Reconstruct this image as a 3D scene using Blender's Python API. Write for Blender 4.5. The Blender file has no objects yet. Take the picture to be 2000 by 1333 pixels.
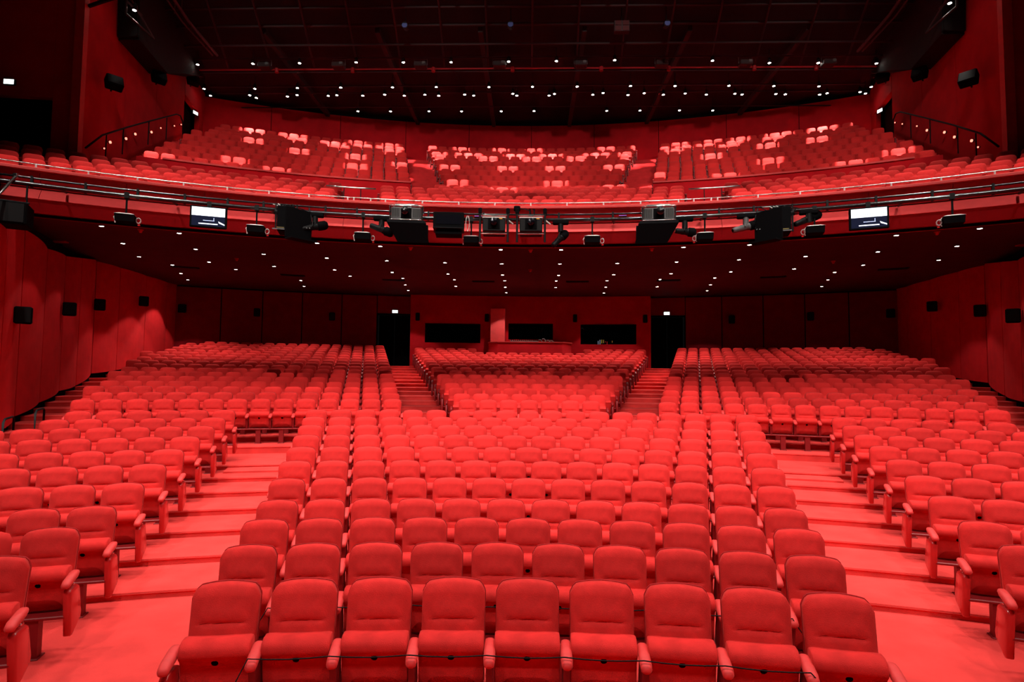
import bpy, math, random
import numpy as np
from mathutils import Matrix, Vector

random.seed(7)
scene = bpy.context.scene
col = scene.collection
EYE = 2.64                      # eye height over the front stalls floor

# ------------------------------------------------------------------ camera
F = 1147.0
PITCH, ROLL, YAW = .0576, -.0102, .0302
cy, sy = math.cos(YAW), math.sin(YAW); cp, sp = math.cos(PITCH), math.sin(PITCH); cr, sr = math.cos(ROLL), math.sin(ROLL)
fw = Vector((-sy * cp, cy * cp, sp)); rt = Vector((cy, sy, 0)); up = rt.cross(fw)
r2 = rt * cr - up * sr; u2 = up * cr + rt * sr
cam_d = bpy.data.cameras.new('camera'); cam = bpy.data.objects.new('camera', cam_d); col.objects.link(cam)
cam.matrix_world = Matrix(((r2.x, u2.x, -fw.x, 0), (r2.y, u2.y, -fw.y, 0), (r2.z, u2.z, -fw.z, EYE), (0, 0, 0, 1)))
cam_d.sensor_width = 36; cam_d.lens = F / 2000 * 36; cam_d.clip_end = 200; cam_d.clip_start = .05
scene.camera = cam

# ------------------------------------------------------------------ world, view, house lights, balcony fill
w = bpy.data.worlds.new('dark_house'); scene.world = w; w.use_nodes = True
w.node_tree.nodes['Background'].inputs[0].default_value = (.02, .018, .018, 1)
w.node_tree.nodes['Background'].inputs[1].default_value = .15
scene.view_settings.view_transform = 'Standard'; scene.view_settings.look = 'None'
scene.view_settings.gamma = 1; scene.view_settings.exposure = -0.18
scene.view_settings.use_curve_mapping = False
scene.cycles.use_denoising = True
scene.cycles.max_bounces = 6; scene.cycles.diffuse_bounces = 3; scene.cycles.glossy_bounces = 2

def spot(name, loc, target, power, angle, blend=.4, size=.15, colr=(1, .9, .82)):
    d = bpy.data.lights.new(name, 'SPOT'); d.energy = power; d.spot_size = math.radians(angle); d.spot_blend = blend
    d.shadow_soft_size = size; d.color = colr
    o = bpy.data.objects.new(name, d); col.objects.link(o); o.location = loc
    o.rotation_euler = (Vector(target) - Vector(loc)).to_track_quat('-Z', 'Y').to_euler()
    return o
# auditorium lamps up in the lighting bridge over the stage edge
for x in (-7.5, -3.0, 3.0, 7.5):
    spot('bridge_lamp', (x, 2.4, 15.5), (x * 1.1, 15.5, .6), 5200, 62, .5, .22)
# house lamps in the ceiling over the stalls
for x, y in ((-11, 7), (11, 7), (-4, 8.5), (4, 8.5), (-10.5, 13), (10.5, 13), (-3.5, 13.5), (3.5, 13.5)):
    spot('house_lamp', (x, y, 16.3), (x * .72, y + .8, 0), 3000, 82, .6, .2)
# lamps over the stage that reach the first rows
for x in (-6, 0, 6):
    spot('stage_lamp', (x, -3.2, 16.0), (x * .55, 6.6, .3), 3600, 50, .7, .25)
# unseen fill spots added ahead of the balcony to brighten its rake
for x in (-9.5, -3.2, 3.2, 9.5):
    spot('balcony_fill', (x, 12.0, 16.6), (x * 1.15, 27.5, 10.6), 3600, 58, .6, .15)

# ------------------------------------------------------------------ materials
MATS = {}
def mat(name, base, rough=.6, spec=.4, metal=0, noise=0, nscale=30, bump=0, bscale=200, emit=None, estr=0, sheen=0, coat=0, var=None):
    m = bpy.data.materials.new(name); m.use_nodes = True; nt = m.node_tree; b = nt.nodes['Principled BSDF']
    b.inputs['Base Color'].default_value = (*base, 1); b.inputs['Roughness'].default_value = rough
    b.inputs['Metallic'].default_value = metal; b.inputs['Specular IOR Level'].default_value = spec
    if sheen:
        b.inputs['Sheen Weight'].default_value = sheen; b.inputs['Sheen Roughness'].default_value = .45
        b.inputs['Sheen Tint'].default_value = (1, .35, .3, 1)
    if coat: b.inputs['Coat Weight'].default_value = coat
    if emit: b.inputs['Emission Color'].default_value = (*emit, 1); b.inputs['Emission Strength'].default_value = estr
    tc = None
    if noise or bump:
        tc = nt.nodes.new('ShaderNodeTexCoord')
    if noise:
        n = nt.nodes.new('ShaderNodeTexNoise'); n.inputs['Scale'].default_value = nscale; n.inputs['Detail'].default_value = 4
        nt.links.new(tc.outputs['Object'], n.inputs['Vector'])
        r = nt.nodes.new('ShaderNodeValToRGB'); e = r.color_ramp.elements
        e[0].position = .3; e[1].position = .72
        e[0].color = (*[c * (1 - noise) for c in base], 1); e[1].color = (*[min(1, c * (1 + noise)) for c in base], 1)
        nt.links.new(n.outputs['Fac'], r.inputs['Fac']); src = r.outputs['Color']
        if var:                           # every seat its own slightly different nap
            oi = nt.nodes.new('ShaderNodeObjectInfo'); hs = nt.nodes.new('ShaderNodeHueSaturation')
            mr = nt.nodes.new('ShaderNodeMapRange'); mr.inputs['To Min'].default_value = 1 - var; mr.inputs['To Max'].default_value = 1 + var
            nt.links.new(oi.outputs['Random'], mr.inputs['Value']); nt.links.new(mr.outputs['Result'], hs.inputs['Value'])
            nt.links.new(src, hs.inputs['Color']); src = hs.outputs['Color']
        nt.links.new(src, b.inputs['Base Color'])
    if bump:
        n = nt.nodes.new('ShaderNodeTexNoise'); n.inputs['Scale'].default_value = bscale; n.inputs['Detail'].default_value = 3
        nt.links.new(tc.outputs['Object'], n.inputs['Vector'])
        bp = nt.nodes.new('ShaderNodeBump'); bp.inputs['Strength'].default_value = bump; bp.inputs['Distance'].default_value = .01
        nt.links.new(n.outputs['Fac'], bp.inputs['Height']); nt.links.new(bp.outputs['Normal'], b.inputs['Normal'])
    MATS[name] = m
    return m
mat('velvet', (.58, .021, .020), .85, .12, noise=.16, nscale=9, bump=.25, bscale=160, sheen=.10, var=.10)
mat('velvet_far', (.58, .021, .020), .85, .12, noise=.16, nscale=1.6, sheen=.10)
mat('armpad', (.60, .028, .028), .6, .3, noise=.1, nscale=14, sheen=.2)
mat('leather', (.50, .014, .014), .26, .5, coat=.3)
mat('shell', (.34, .010, .012), .35, .5)
mat('frame_red', (.20, .004, .006), .5, .4)
mat('carpet', (.64, .045, .041), .95, .1, noise=.16, nscale=2.2, bump=.5, bscale=120)
mat('carpet_balcony', (.52, .022, .024), .95, .1, noise=.15, nscale=3, bump=.4, bscale=120)
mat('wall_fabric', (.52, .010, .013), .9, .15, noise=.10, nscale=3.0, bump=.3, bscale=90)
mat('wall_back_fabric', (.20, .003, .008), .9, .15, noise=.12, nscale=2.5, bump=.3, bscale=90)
mat('wall_upper', (.44, .005, .010), .9, .15, noise=.12, nscale=2.0)
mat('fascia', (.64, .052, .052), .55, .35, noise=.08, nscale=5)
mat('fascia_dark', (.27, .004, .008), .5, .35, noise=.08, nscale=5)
mat('ledge', (.50, .040, .038), .7, .3, noise=.08, nscale=8)
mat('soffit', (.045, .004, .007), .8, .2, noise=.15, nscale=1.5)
mat('ceiling_black', (.008, .0075, .008), .9, .2)
mat('beam_black', (.018, .008, .009), .7, .3)
mat('black', (.0025, .0025, .003), .8, .03)
mat('black_metal', (.005, .005, .0055), .5, .10)
mat('tube_metal', (.006, .006, .007), .18, .6)
mat('chrome', (.75, .75, .76), .2, .5, metal=1)
mat('rail_metal', (.45, .42, .41), .25, .5, metal=1)
mat('grey_body', (.075, .075, .075), .5, .3, noise=.1, nscale=40)
mat('pale_cover', (.60, .57, .54), .5, .3)
mat('cable_white', (.45, .43, .41), .5, .3)
mat('glass_dark', (.16, .16, .17), .02, .5)
MATS['glass_dark'].node_tree.nodes['Principled BSDF'].inputs['Transmission Weight'].default_value = 1
mat('lens', (.003, .003, .005), .12, .3)
mat('lamp_glow', (1, .95, .88), .5, .2, emit=(1, .93, .82), estr=40)
mat('exit_glow', (.9, 1, .95), .5, .2, emit=(.86, 1, .97), estr=3.0)
mat('step_glow', (1, .3, .2), .5, .2, emit=(1, .22, .15), estr=3.0)
mat('led_violet', (.5, .2, .9), .5, .2, emit=(.45, .15, .9), estr=1.2)
mat('detector_red', (.55, .02, .02), .5, .3)
mat('shell_dim', (.05, .004, .005), .6, .2)
mat('amber', (.7, .3, .03), .5, .3)
mat('gold_dim', (.16, .12, .03), .5, .3)

# ------------------------------------------------------------------ mesh helpers
def tagd(o, label=None, cat=None, group=None, kind=None):
    if label: o['label'] = label
    if cat: o['category'] = cat
    if group: o['group'] = group
    if kind: o['kind'] = kind
    return o
def empty(name, loc=(0, 0, 0), rz=0):
    o = bpy.data.objects.new(name, None); col.objects.link(o); o.location = loc; o.rotation_euler = (0, 0, rz)
    o.empty_display_size = .1
    return o
class MB:
    """collects shapes of ONE object"""
    def __init__(s): s.v = []; s.f = []
    def add(s, v, f):
        n = len(s.v); s.v += [tuple(p) for p in v]; s.f += [tuple(i + n for i in q) for q in f]; return s
    def box(s, x0, x1, y0, y1, z0, z1, m=None):
        v = [(x, y, z) for z in (z0, z1) for (x, y) in ((x0, y0), (x1, y0), (x1, y1), (x0, y1))]
        if m is not None: v = [tuple(m @ Vector(p)) for p in v]
        return s.add(v, [(3, 2, 1, 0), (4, 5, 6, 7), (0, 1, 5, 4), (1, 2, 6, 5), (2, 3, 7, 6), (3, 0, 4, 7)])
    def rbox(s, x0, x1, y0, y1, z0, z1, b=.02, m=None):
        """box with chamfered edges"""
        hx, hy, hz = (x1 - x0) / 2, (y1 - y0) / 2, (z1 - z0) / 2; c = Vector(((x0 + x1) / 2, (y0 + y1) / 2, (z0 + z1) / 2))
        loops = []
        for zz, ins in ((-hz, b), (-hz + b, 0), (hz - b, 0), (hz, b)):
            X, Y = hx - ins, hy - ins; k = b * .9
            loops.append([(X, -Y + k, zz), (X, Y - k, zz), (X - k, Y, zz), (-X + k, Y, zz), (-X, Y - k, zz), (-X, -Y + k, zz), (-X + k, -Y, zz), (X - k, -Y, zz)])
        loops = [[Vector(p) + c for p in l] for l in loops]
        if m is not None: loops = [[m @ p for p in l] for l in loops]
        return s.loft(loops)
    def loft(s, loops, cap=True, closed=True):
        n = len(loops[0]); v = [p for l in loops for p in l]; f = []
        for i in range(len(loops) - 1):
            for j in range(n if closed else n - 1):
                k = (j + 1) % n
                f.append((i * n + j, i * n + k, (i + 1) * n + k, (i + 1) * n + j))
        if cap and closed:
            f.append(tuple(range(n - 1, -1, -1))); f.append(tuple(range((len(loops) - 1) * n, len(loops) * n)))
        return s.add(v, f)
    def tube(s, pts, r, n=8, cap=True):
        pts = [Vector(p) for p in pts]; loops = []
        for i, p in enumerate(pts):
            t = (pts[min(i + 1, len(pts) - 1)] - pts[max(i - 1, 0)]).normalized()
            a = t.cross(Vector((0, 0, 1)))
            if a.length < .05: a = t.cross(Vector((0, 1, 0)))
            a.normalize(); b = t.cross(a).normalized(); rr = r[i] if isinstance(r, (list, tuple)) else r
            loops.append([p + a * rr * math.cos(2 * math.pi * k / n) + b * rr * math.sin(2 * math.pi * k / n) for k in range(n)])
        return s.loft(loops, cap)
    def prism(s, poly, axis_from, axis_to, ax='x'):
        """poly in the two other axes, extruded"""
        def pt(a, u, v): return (a, u, v) if ax == 'x' else ((u, a, v) if ax == 'y' else (u, v, a))
        return s.loft([[pt(axis_from, *p) for p in poly], [pt(axis_to, *p) for p in poly]])
    def mesh(s, name, m, smooth=False):
        me = bpy.data.meshes.new(name); me.from_pydata(s.v, [], s.f); me.update()
        if m: me.materials.append(MATS[m])
        import bmesh
        bm = bmesh.new(); bm.from_mesh(me); bmesh.ops.recalc_face_normals(bm, faces=bm.faces); bm.to_mesh(me); bm.free()
        if smooth: me.shade_smooth()
        return me
    def build(s, name, m, parent=None, smooth=False, loc=None):
        o = bpy.data.objects.new(name, s.mesh(name, m, smooth)); col.objects.link(o)
        if parent: o.parent = parent
        if loc: o.location = loc
        return o
def meshobj(name, me, parent=None, loc=None):
    o = bpy.data.objects.new(name, me); col.objects.link(o)
    if parent: o.parent = parent
    if loc: o.location = loc
    return o
YC, YB = -8.886, -7.5           # centres of the stalls rows and of the balcony rows
def polS(R, a, z): a = math.radians(a); return Vector((R * math.sin(a), YC + R * math.cos(a), z))
def polB(R, a, z): a = math.radians(a); return Vector((R * math.sin(a), YB + R * math.cos(a), z))
def frange(a, b, n): return [a + (b - a) * i / n for i in range(n + 1)]
def sweep(prof, pol, a0, a1, n, closed=True):
    """profile [(R,z)] swept round the arc centre"""
    loops = [[pol(R, a, z) for R, z in prof] for a in frange(a0, a1, n)]
    return MB().loft(loops, cap=closed, closed=closed)

# ------------------------------------------------------------------ rows
LR = [13.40, 14.33, 15.27, 16.24, 17.20, 18.17, 19.135, 20.09, 21.04, 21.985, 22.935]
LZ = [0, 0, 0, 0, .09, .19, .285, .39, .49, .585, .685]
UR = [24.726 + k for k in range(17)]
UZ = [.86 + .1365 * k for k in range(17)]
BR = [25.56, 26.6, 27.6, 28.7, 29.6, 30.35, 31.8, 32.8, 33.75, 34.7, 35.85, 36.9, 37.7, 38.7, 39.7]
BZ = [h + EYE - 1.10 for h in (5.47, 5.90, 6.32, 6.78, 7.16, 7.46, 8.16, 8.72, 9.30, 9.83, 10.5, 11.13, 11.57, 12.1, 12.66)]
EDGE = .86

# ------------------------------------------------------------------ stalls floor: one tier per row
floor = sweep([(9.0, -.3), (9.0, 0), (LR[4] - EDGE + .02, 0), (LR[4] - EDGE + .02, -.3)], polS, -38, 38, 40).build('floor', 'carpet')
tagd(floor, 'red carpeted floor in front of the first stalls rows', kind='structure')
allR = LR + UR; allZ = LZ + UZ
for i in range(4, len(allR)):
    r0 = allR[i] - EDGE; r1 = (allR[i + 1] - EDGE + .02) if i + 1 < len(allR) else 42.6
    z = allZ[i]; half = 34 if i < 11 else 31
    prof = [(r0 + .012, z - .3), (r0 + .012, z - .045), (r0, z - .03), (r0 + .006, z - .008), (r0 + .03, z), (r1, z), (r1, z - .3)]
    sweep(prof, polS, -half, half, 40).build('tier', 'carpet', floor)
# one extra step in each lower aisle before the cross aisle
for s in (-1, 1):
    sweep([(22.05 - .42, .5), (22.05 - .42, .62), (22.05 - .38, .635), (22.1, .635), (22.1, .5)], polS, s * 13.1, s * 16.6, 6).build('step', 'carpet', floor)

# ------------------------------------------------------------------ seat meshes (origin on the floor below the top edge of the back, facing -y)
def ztop(u): return 1.105 - .034 * u * u - .060 * max(0, (abs(u) - .78) / .22) ** 2.2
def leany(z): return -(1.10 - z) * .20
def backrest(us, vs, z0=.40):
    fr = []; bk = []
    for v in vs:
        for u in us:
            z = z0 + v * (ztop(u) - z0); hw = .226 + .007 * v
            edge = (1 - abs(u) ** 6) * (1 - max(0, (v - .90) / .10) ** 2 * .75)
            t = .022 + .048 * edge
            c = max(0, 1 - max(0, (abs(u) - .55) / .16))
            t += c * (.014 * math.exp(-((z - .915) / .05) ** 2) if z > .853 else .010 - .02 * max(0, .80 - z))
            t -= .016 * c * math.exp(-((z - .851) / .009) ** 2)
            fr.append((hw * u, leany(z) - t, z)); bk.append((hw * u, leany(z) + .022, z))
    nu, nv = len(us), len(vs); N = nu * nv; f = []
    for i in range(nv - 1):
        for j in range(nu - 1):
            a = i * nu + j; f.append((a, a + 1, a + nu + 1, a + nu)); f.append((N + a + nu, N + a + nu + 1, N + a + 1, N + a))
    for i in range(nv - 1):
        a = i * nu; f.append((a, a + nu, N + a + nu, N + a)); a = i * nu + nu - 1; f.append((a + nu, a, N + a, N + a + nu))
    for j in range(nu - 1):
        a = (nv - 1) * nu + j; f.append((a, a + 1, N + a + 1, N + a)); f.append((j + 1, j, N + j, N + j + 1))
    return MB().add(fr + bk, f)
US = [-1, -.97, -.9, -.8, -.68, -.56, -.3, 0, .3, .56, .68, .8, .9, .97, 1]
VS = [0, .3, .5, .59, .625, .636, .640, .645, .655, .675, .70, .73, .78, .84, .89, .94, .98, 1]
def shell():
    m = MB(); pts = []
    zs = []
    us = [-1, -.9, -.8, -.7, -.4, 0, .4, .7, .8, .9, 1]
    loops = []
    for y0 in (.020, .036):
        l = [(.2365 * u, leany(ztop(u)) + y0, ztop(u) + .005) for u in us] + [(.234, leany(.42) + y0, .42), (-.234, leany(.42) + y0, .42)]
        loops.append(l)
    return m.loft(loops)
PADSEC = [(-.115, .768), (-.140, .786), (-.200, .784), (-.250, .762), (-.274, .718), (-.264, .676), (-.234, .648), (-.212, .61), (-.198, .50), (-.186, .405), (-.165, .385), (-.120, .40), (-.100, .60)]
def pad(xs, sec=PADSEC):
    cyy = sum(p[0] for p in sec) / len(sec); cz = sum(p[1] for p in sec) / len(sec)
    return MB().loft([[(x, cyy + (y - cyy) * k, cz + (z - cz) * (1 - (1 - k) * .25)) for y, z in sec] for x, k in xs])
def armrest(n=10):
    loops = []
    for y, k in ((-.15, .55), (-.165, .85), (-.20, 1), (-.27, 1.0), (-.34, 1), (-.372, .92), (-.39, .6)):
        zc = .690 + (y + .27) * .26 - (.008 if y < -.36 else 0)
        loops.append([(.041 * k * math.copysign(abs(math.cos(t)) ** .7, math.cos(t)), y, zc + .031 * k * math.copysign(abs(math.sin(t)) ** .7, math.sin(t))) for t in [2 * math.pi * i / n for i in range(n)]])
    return MB().loft(loops)
def standard():
    m = MB()
    m.prism([(-.35, .655), (-.18, .695), (-.10, .36), (-.29, .34)], -.022, .022)
    return m
def endpanel():
    """padded panel that closes a row at the aisle"""
    out = [(-.36, .585), (-.335, .612), (-.19, .618), (-.155, .60), (-.085, .33), (-.10, .27), (-.27, .165), (-.305, .18)]
    c = (-.22, .40)
    def sc(k): return [(c[0] + (y - c[0]) * k, c[1] + (z - c[1]) * k) for y, z in out]
    loops = []
    for x, k in ((-.024, .97), (-.018, 1), (.020, 1), (.034, .95), (.040, .86)):
        loops.append([(x, y, z) for y, z in sc(k)])
    return MB().loft(loops)
def pedestal():
    m = MB(); m.box(-.055, .055, -.31, -.22, .01, .35); m.rbox(-.075, .075, -.34, -.19, 0, .012, .004); return m
def basebeam():
    m = MB(); m.rbox(-.272, .272, -.33, -.05, .345, .375, .008); return m
def bumper():
    m = MB(); m.tube([(0, -.205, .642), (0, -.228, .632), (0, -.234, .630)], [.024, .024, .014], 10); return m
ME = {
    'backrest': backrest(US, VS).mesh('backrest', 'velvet', True),
    'back_shell': shell().mesh('back_shell', 'shell'),
    'seat_pad': pad([(-.232, .80), (-.226, .93), (-.205, 1), (-.10, 1.0), (0, 1.01), (.10, 1.0), (.205, 1), (.226, .93), (.232, .80)]).mesh('seat_pad', 'velvet', True),
    'armrest': armrest().mesh('armrest', 'armpad', True),
    'standard': standard().mesh('standard', 'frame_red'),
    'end_panel': endpanel().mesh('end_panel', 'leather', True),
    'pedestal': pedestal().mesh('pedestal', 'frame_red'),
    'base_beam': basebeam().mesh('base_beam', 'frame_red'),
    'bumper': bumper().mesh('bumper', 'black', True),
    'bolt': MB().tube([(.02, -.27, .645), (.036, -.27, .645)], [.014, .008], 8).mesh('bolt', 'chrome', True),
}
def mirror_me(me):
    m2 = me.copy(); m2.transform(Matrix.Scale(-1, 4, (1, 0, 0))); m2.flip_normals(); return m2
ME['end_panel_m'] = mirror_me(ME['end_panel']); ME['bolt_m'] = mirror_me(ME['bolt'])

ORD = ['zeroth', 'first', 'second', 'third', 'fourth', 'fifth', 'sixth', 'seventh', 'eighth', 'ninth', 'tenth', 'eleventh', 'twelfth',
       'thirteenth', 'fourteenth', 'fifteenth', 'sixteenth', 'seventeenth', 'eighteenth', 'nineteenth', 'twentieth']
def proj(P):
    d = P - Vector((0, 0, EYE)); z = d.dot(fw)
    if z < .3: return None
    return 1000 + F * d.dot(r2) / z, 666.5 - F * d.dot(u2) / z, z

SP = .55
# every stalls seat: (row, R, z, angle, left_end, right_end, label)
stalls = []
def add_block(store, row, R, z, arcs, end_lo, end_hi, lab):
    n = len(arcs)
    for i, a in enumerate(arcs):
        store.append(dict(row=row, R=R, z=z, a=math.degrees(a / R), lo=end_lo and i == 0, hi=end_hi and i == n - 1, label=lab(i, n)))
for k in range(11):
    R, z = LR[k], LZ[k]; n = 9 + k
    arcs = [(-(n - 1) / 2 + i) * SP for i in range(n)]
    add_block(stalls, k + 1, R, z, arcs, True, True, lambda i, n, k=k: 'red velvet tip-up seat, %s row of centre stalls, %s in from an aisle' % (ORD[k + 1], ORD[min(i, n - 1 - i) + 1]))
    a_in = math.radians(17.62) * R if k < 7 else R * math.radians((17.55, 17.42, 17.37, 17.30)[k - 7])
    n = 6 if k >= 9 else max(2, int((R * math.radians(28.3) - a_in) / SP))
    arcs = [a_in + SP * i for i in range(n)]
    lab = lambda i, n, k=k: 'red velvet tip-up seat, %s row of side stalls, %s from inner aisle' % (ORD[k + 1], ORD[i + 1])
    add_block(stalls, k + 1, R, z, arcs, True, k >= 8, lab)
    b = []
    add_block(b, k + 1, R, z, [-a for a in arcs], k >= 8, True, lab)
    m = len(b)
    for i, s in enumerate(b): s['lo'] = (k >= 8 and i == m - 1); s['hi'] = (i == 0)
    stalls += b
for k in range(17):
    R, z = UR[k], UZ[k]; n = 7 + k
    arcs = [(-(n - 1) / 2 + i) * SP for i in range(n)]
    lab = lambda i, n, k=k: 'red velvet tip-up seat, %s row of upper centre stalls, %s in from an aisle' % (ORD[k + 1], ORD[min(i, n - 1 - i) + 1])
    b = []; add_block(b, 12 + k, R, z, arcs, True, True, lab)
    if k >= 14: b = [s for s in b if abs(s['a'] * math.pi / 180 * R) > 2.75]
    if k == 16: b = []
    stalls += b
    a_in = 3.64 + .275 * k; lim = 25.7 if k < 12 else (24.9, 24.6, 24.3, 24.0, 23.0)[k - 12]
    n = int((R * math.radians(lim) - a_in) / SP) + 1
    arcs = [a_in + SP * i for i in range(n)]
    lab = lambda i, n, k=k: 'red velvet tip-up seat, %s row of upper side stalls, %s from inner aisle' % (ORD[k + 1], ORD[i + 1])
    add_block(stalls, 12 + k, R, z, arcs, True, True, lab)
    b = []; add_block(b, 12 + k, R, z, [-a for a in arcs], True, True, lab)
    m = len(b)
    for i, s in enumerate(b): s['lo'] = (i == m - 1); s['hi'] = (i == 0)
    stalls += b
for s in stalls:
    p = polS(s['R'], s['a'], s['z']); s['p'] = p; q = proj(p + Vector((0, 0, 1.0)))
    s['depth'] = q[2] if q else 99; s['px'] = q
    s['vis'] = bool(q) and -60 < q[0] < 2060 and q[1] < 1400
    s['in'] = bool(q) and -20 < q[0] < 2020 and q[1] < 1345
# keep what the frame (and a little beside it) shows
keep = [s for s in stalls if s['px'] and -450 < s['px'][0] < 2450 and s['depth'] > 1.5]
near = sorted([s for s in keep if s['in']], key=lambda s: s['depth'])[:300]
nid = set(id(s) for s in near)
rest = [s for s in keep if id(s) not in nid]

def place_parts(root, s, full=True):
    def c(name, parent=None, x=0):
        o = bpy.data.objects.new(name.replace('_m', '') if name.endswith('_m') else name, ME[name]); col.objects.link(o); o.parent = parent or root
        if x: o.location.x = x
        return o
    c('backrest'); c('back_shell'); sp_ = c('seat_pad'); c('bumper', sp_); c('base_beam')
    c('armrest', None, .275); c('pedestal')
    if s['hi']: e = c('end_panel', None, .275); c('bolt', e)
    else: c('standard', None, .275)
    if s['lo']:
        c('armrest', None, -.275); e = c('end_panel_m', None, -.275); c('bolt_m', e)
for s in near:
    root = empty('theatre_seat', s['p'], -math.radians(s['a']))
    tagd(root, s['label'], 'seat', 'red tip-up seats in the stalls')
    place_parts(root, s)

# low detail twin of the seat for the many that remain
def merge(*mbs):
    m = MB()
    for b in mbs: m.add(b.v, b.f)
    return m
US2 = [-1, -.86, -.55, .55, .86, 1]; VS2 = [.3, .63, .642, .70, .8, .93, 1]
SEC2 = [PADSEC[i] for i in (0, 1, 3, 4, 6, 9, 10, 11)]
def shift(mb, x): return MB().add([(v[0] + x, v[1], v[2]) for v in mb.v], mb.f)
arm2 = shift(armrest(6), .275); std2 = shift(standard(), .275)
ped2 = MB().box(-.055, .055, -.31, -.22, 0, .35)
parts_soft = merge(backrest(US2, VS2), pad([(-.232, .85), (-.20, 1), (.20, 1), (.232, .85)], SEC2))
parts_hard = merge(std2, ped2, MB().box(-.272, .272, -.30, -.09, .345, .375), arm2)
ends_hi = shift(endpanel(), .275); ends_lo = MB().add([(-v[0], v[1], v[2]) for v in ends_hi.v], [tuple(reversed(f)) for f in ends_hi.f])
arm_lo = MB().add([(-v[0], v[1], v[2]) for v in arm2.v], [tuple(reversed(f)) for f in arm2.f])
def scatter(name, seats, posf, label, group):
    """all the far seats as one mesh object"""
    V = []; Fc = []; MI = []; n = 0
    lib = [(parts_soft, 0), (parts_hard, 1)]
    for s in seats:
        a = math.radians(s['a']); c_, s_ = math.cos(a), math.sin(a); p = posf(s['R'], s['a'], s['z'])
        todo = list(lib)
        if s['hi']: todo.append((ends_hi, 1))
        if s['lo']: todo += [(ends_lo, 1), (arm_lo, 1)]
        for mb, mi in todo:
            A = np.array(mb.v); X = A[:, 0] * c_ + A[:, 1] * s_ + p.x; Y = -A[:, 0] * s_ + A[:, 1] * c_ + p.y; Zz = A[:, 2] + p.z
            V.append(np.stack([X, Y, Zz], 1)); Fc += [tuple(i + n for i in q) for q in mb.f]; MI += [mi] * len(mb.f); n += len(A)
    me = bpy.data.meshes.new(name); me.from_pydata(np.concatenate(V).tolist(), [], Fc); me.update()
    me.materials.append(MATS['velvet_far']); me.materials.append(MATS['frame_red'])
    me.polygons.foreach_set('material_index', MI)
    import bmesh
    bm = bmesh.new(); bm.from_mesh(me); bmesh.ops.recalc_face_normals(bm, faces=bm.faces); bm.to_mesh(me); bm.free()
    me.shade_smooth(); me.set_sharp_from_angle(angle=math.radians(50))
    o = bpy.data.objects.new(name, me); col.objects.link(o)
    return tagd(o, label, 'seats', group, 'stuff')
scatter('theatre_seats', rest, polS, 'red tip-up seats filling the back rows of the stalls', 'red tip-up seats in the stalls')

# ------------------------------------------------------------------ balcony seats
balc = []
for k in range(15):
    R, z = BR[k], BZ[k]
    if k < 4: n = 17 + k
    elif k < 6: n = 13 + (k - 4)
    else: n = 13 + (k - 6)
    arcs = [(-(n - 1) / 2 + i) * SP for i in range(n)]
    add_block(balc, k + 1, R, z, arcs, True, True, lambda i, n, k=k: 'red tip-up seat, %s row of the balcony centre, %s in from its end' % (ORD[k + 1], ORD[min(i, n - 1 - i) + 1]))
    if k < 4:
        a_in = 6.35 + .23 * k; lim = 34.0
    elif k < 6: continue
    else:
        a_in = 5.28 + .255 * (k - 6); lim = 26.4 - (k - 6) * .33
    n = int((R * math.radians(lim) - a_in) / SP) + 1
    arcs = [a_in + SP * i for i in range(n)]
    lab = lambda i, n, k=k: 'red tip-up seat, %s row of a balcony side block, %s from its inner end' % (ORD[k + 1], ORD[i + 1])
    add_block(balc, k + 1, R, z, arcs, True, True, lab)
    b = []; add_block(b, k + 1, R, z, [-a for a in arcs], True, True, lab)
    m = len(b)
    for i, s in enumerate(b): s['lo'] = (i == m - 1); s['hi'] = (i == 0)
    balc += b
B_back = backrest(US2, VS2).mesh('backrest', 'velvet', True); B_pad = pad([(-.232, .85), (-.20, 1), (.20, 1), (.232, .85)], SEC2).mesh('seat_pad', 'velvet', True)
B_frame = {}
for h in (False, True):
    for l in (False, True): B_frame[(h, l)] = merge(parts_hard, *([ends_hi] if h else []), *([ends_lo, arm_lo] if l else [])).mesh('frame', 'frame_red')
for me in (B_back, B_pad): me.set_sharp_from_angle(angle=math.radians(50))
for s in balc:
    p = polB(s['R'], s['a'], s['z']); s['p'] = p; q = proj(p + Vector((0, 0, 1.0))); s['depth'] = q[2]; s['in'] = -15 < q[0] < 2015
bnear = sorted([s for s in balc if s['in']], key=lambda s: s['depth'])[:300]; bid = set(id(s) for s in bnear)
for s in bnear:
    e = empty('auditorium_seat', s['p'], -math.radians(s['a'])); tagd(e, s['label'], 'balcony seat', 'red tip-up seats on the balcony')
    meshobj('backrest', B_back, e); meshobj('seat_pad', B_pad, e); meshobj('frame', B_frame[(bool(s['hi']), bool(s['lo']))], e)
balc = [s for s in balc if id(s) not in bid]
scatter('balcony_seats', balc, polB, 'red tip-up seats rising in rows on the balcony', 'red tip-up seats on the balcony')

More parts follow.
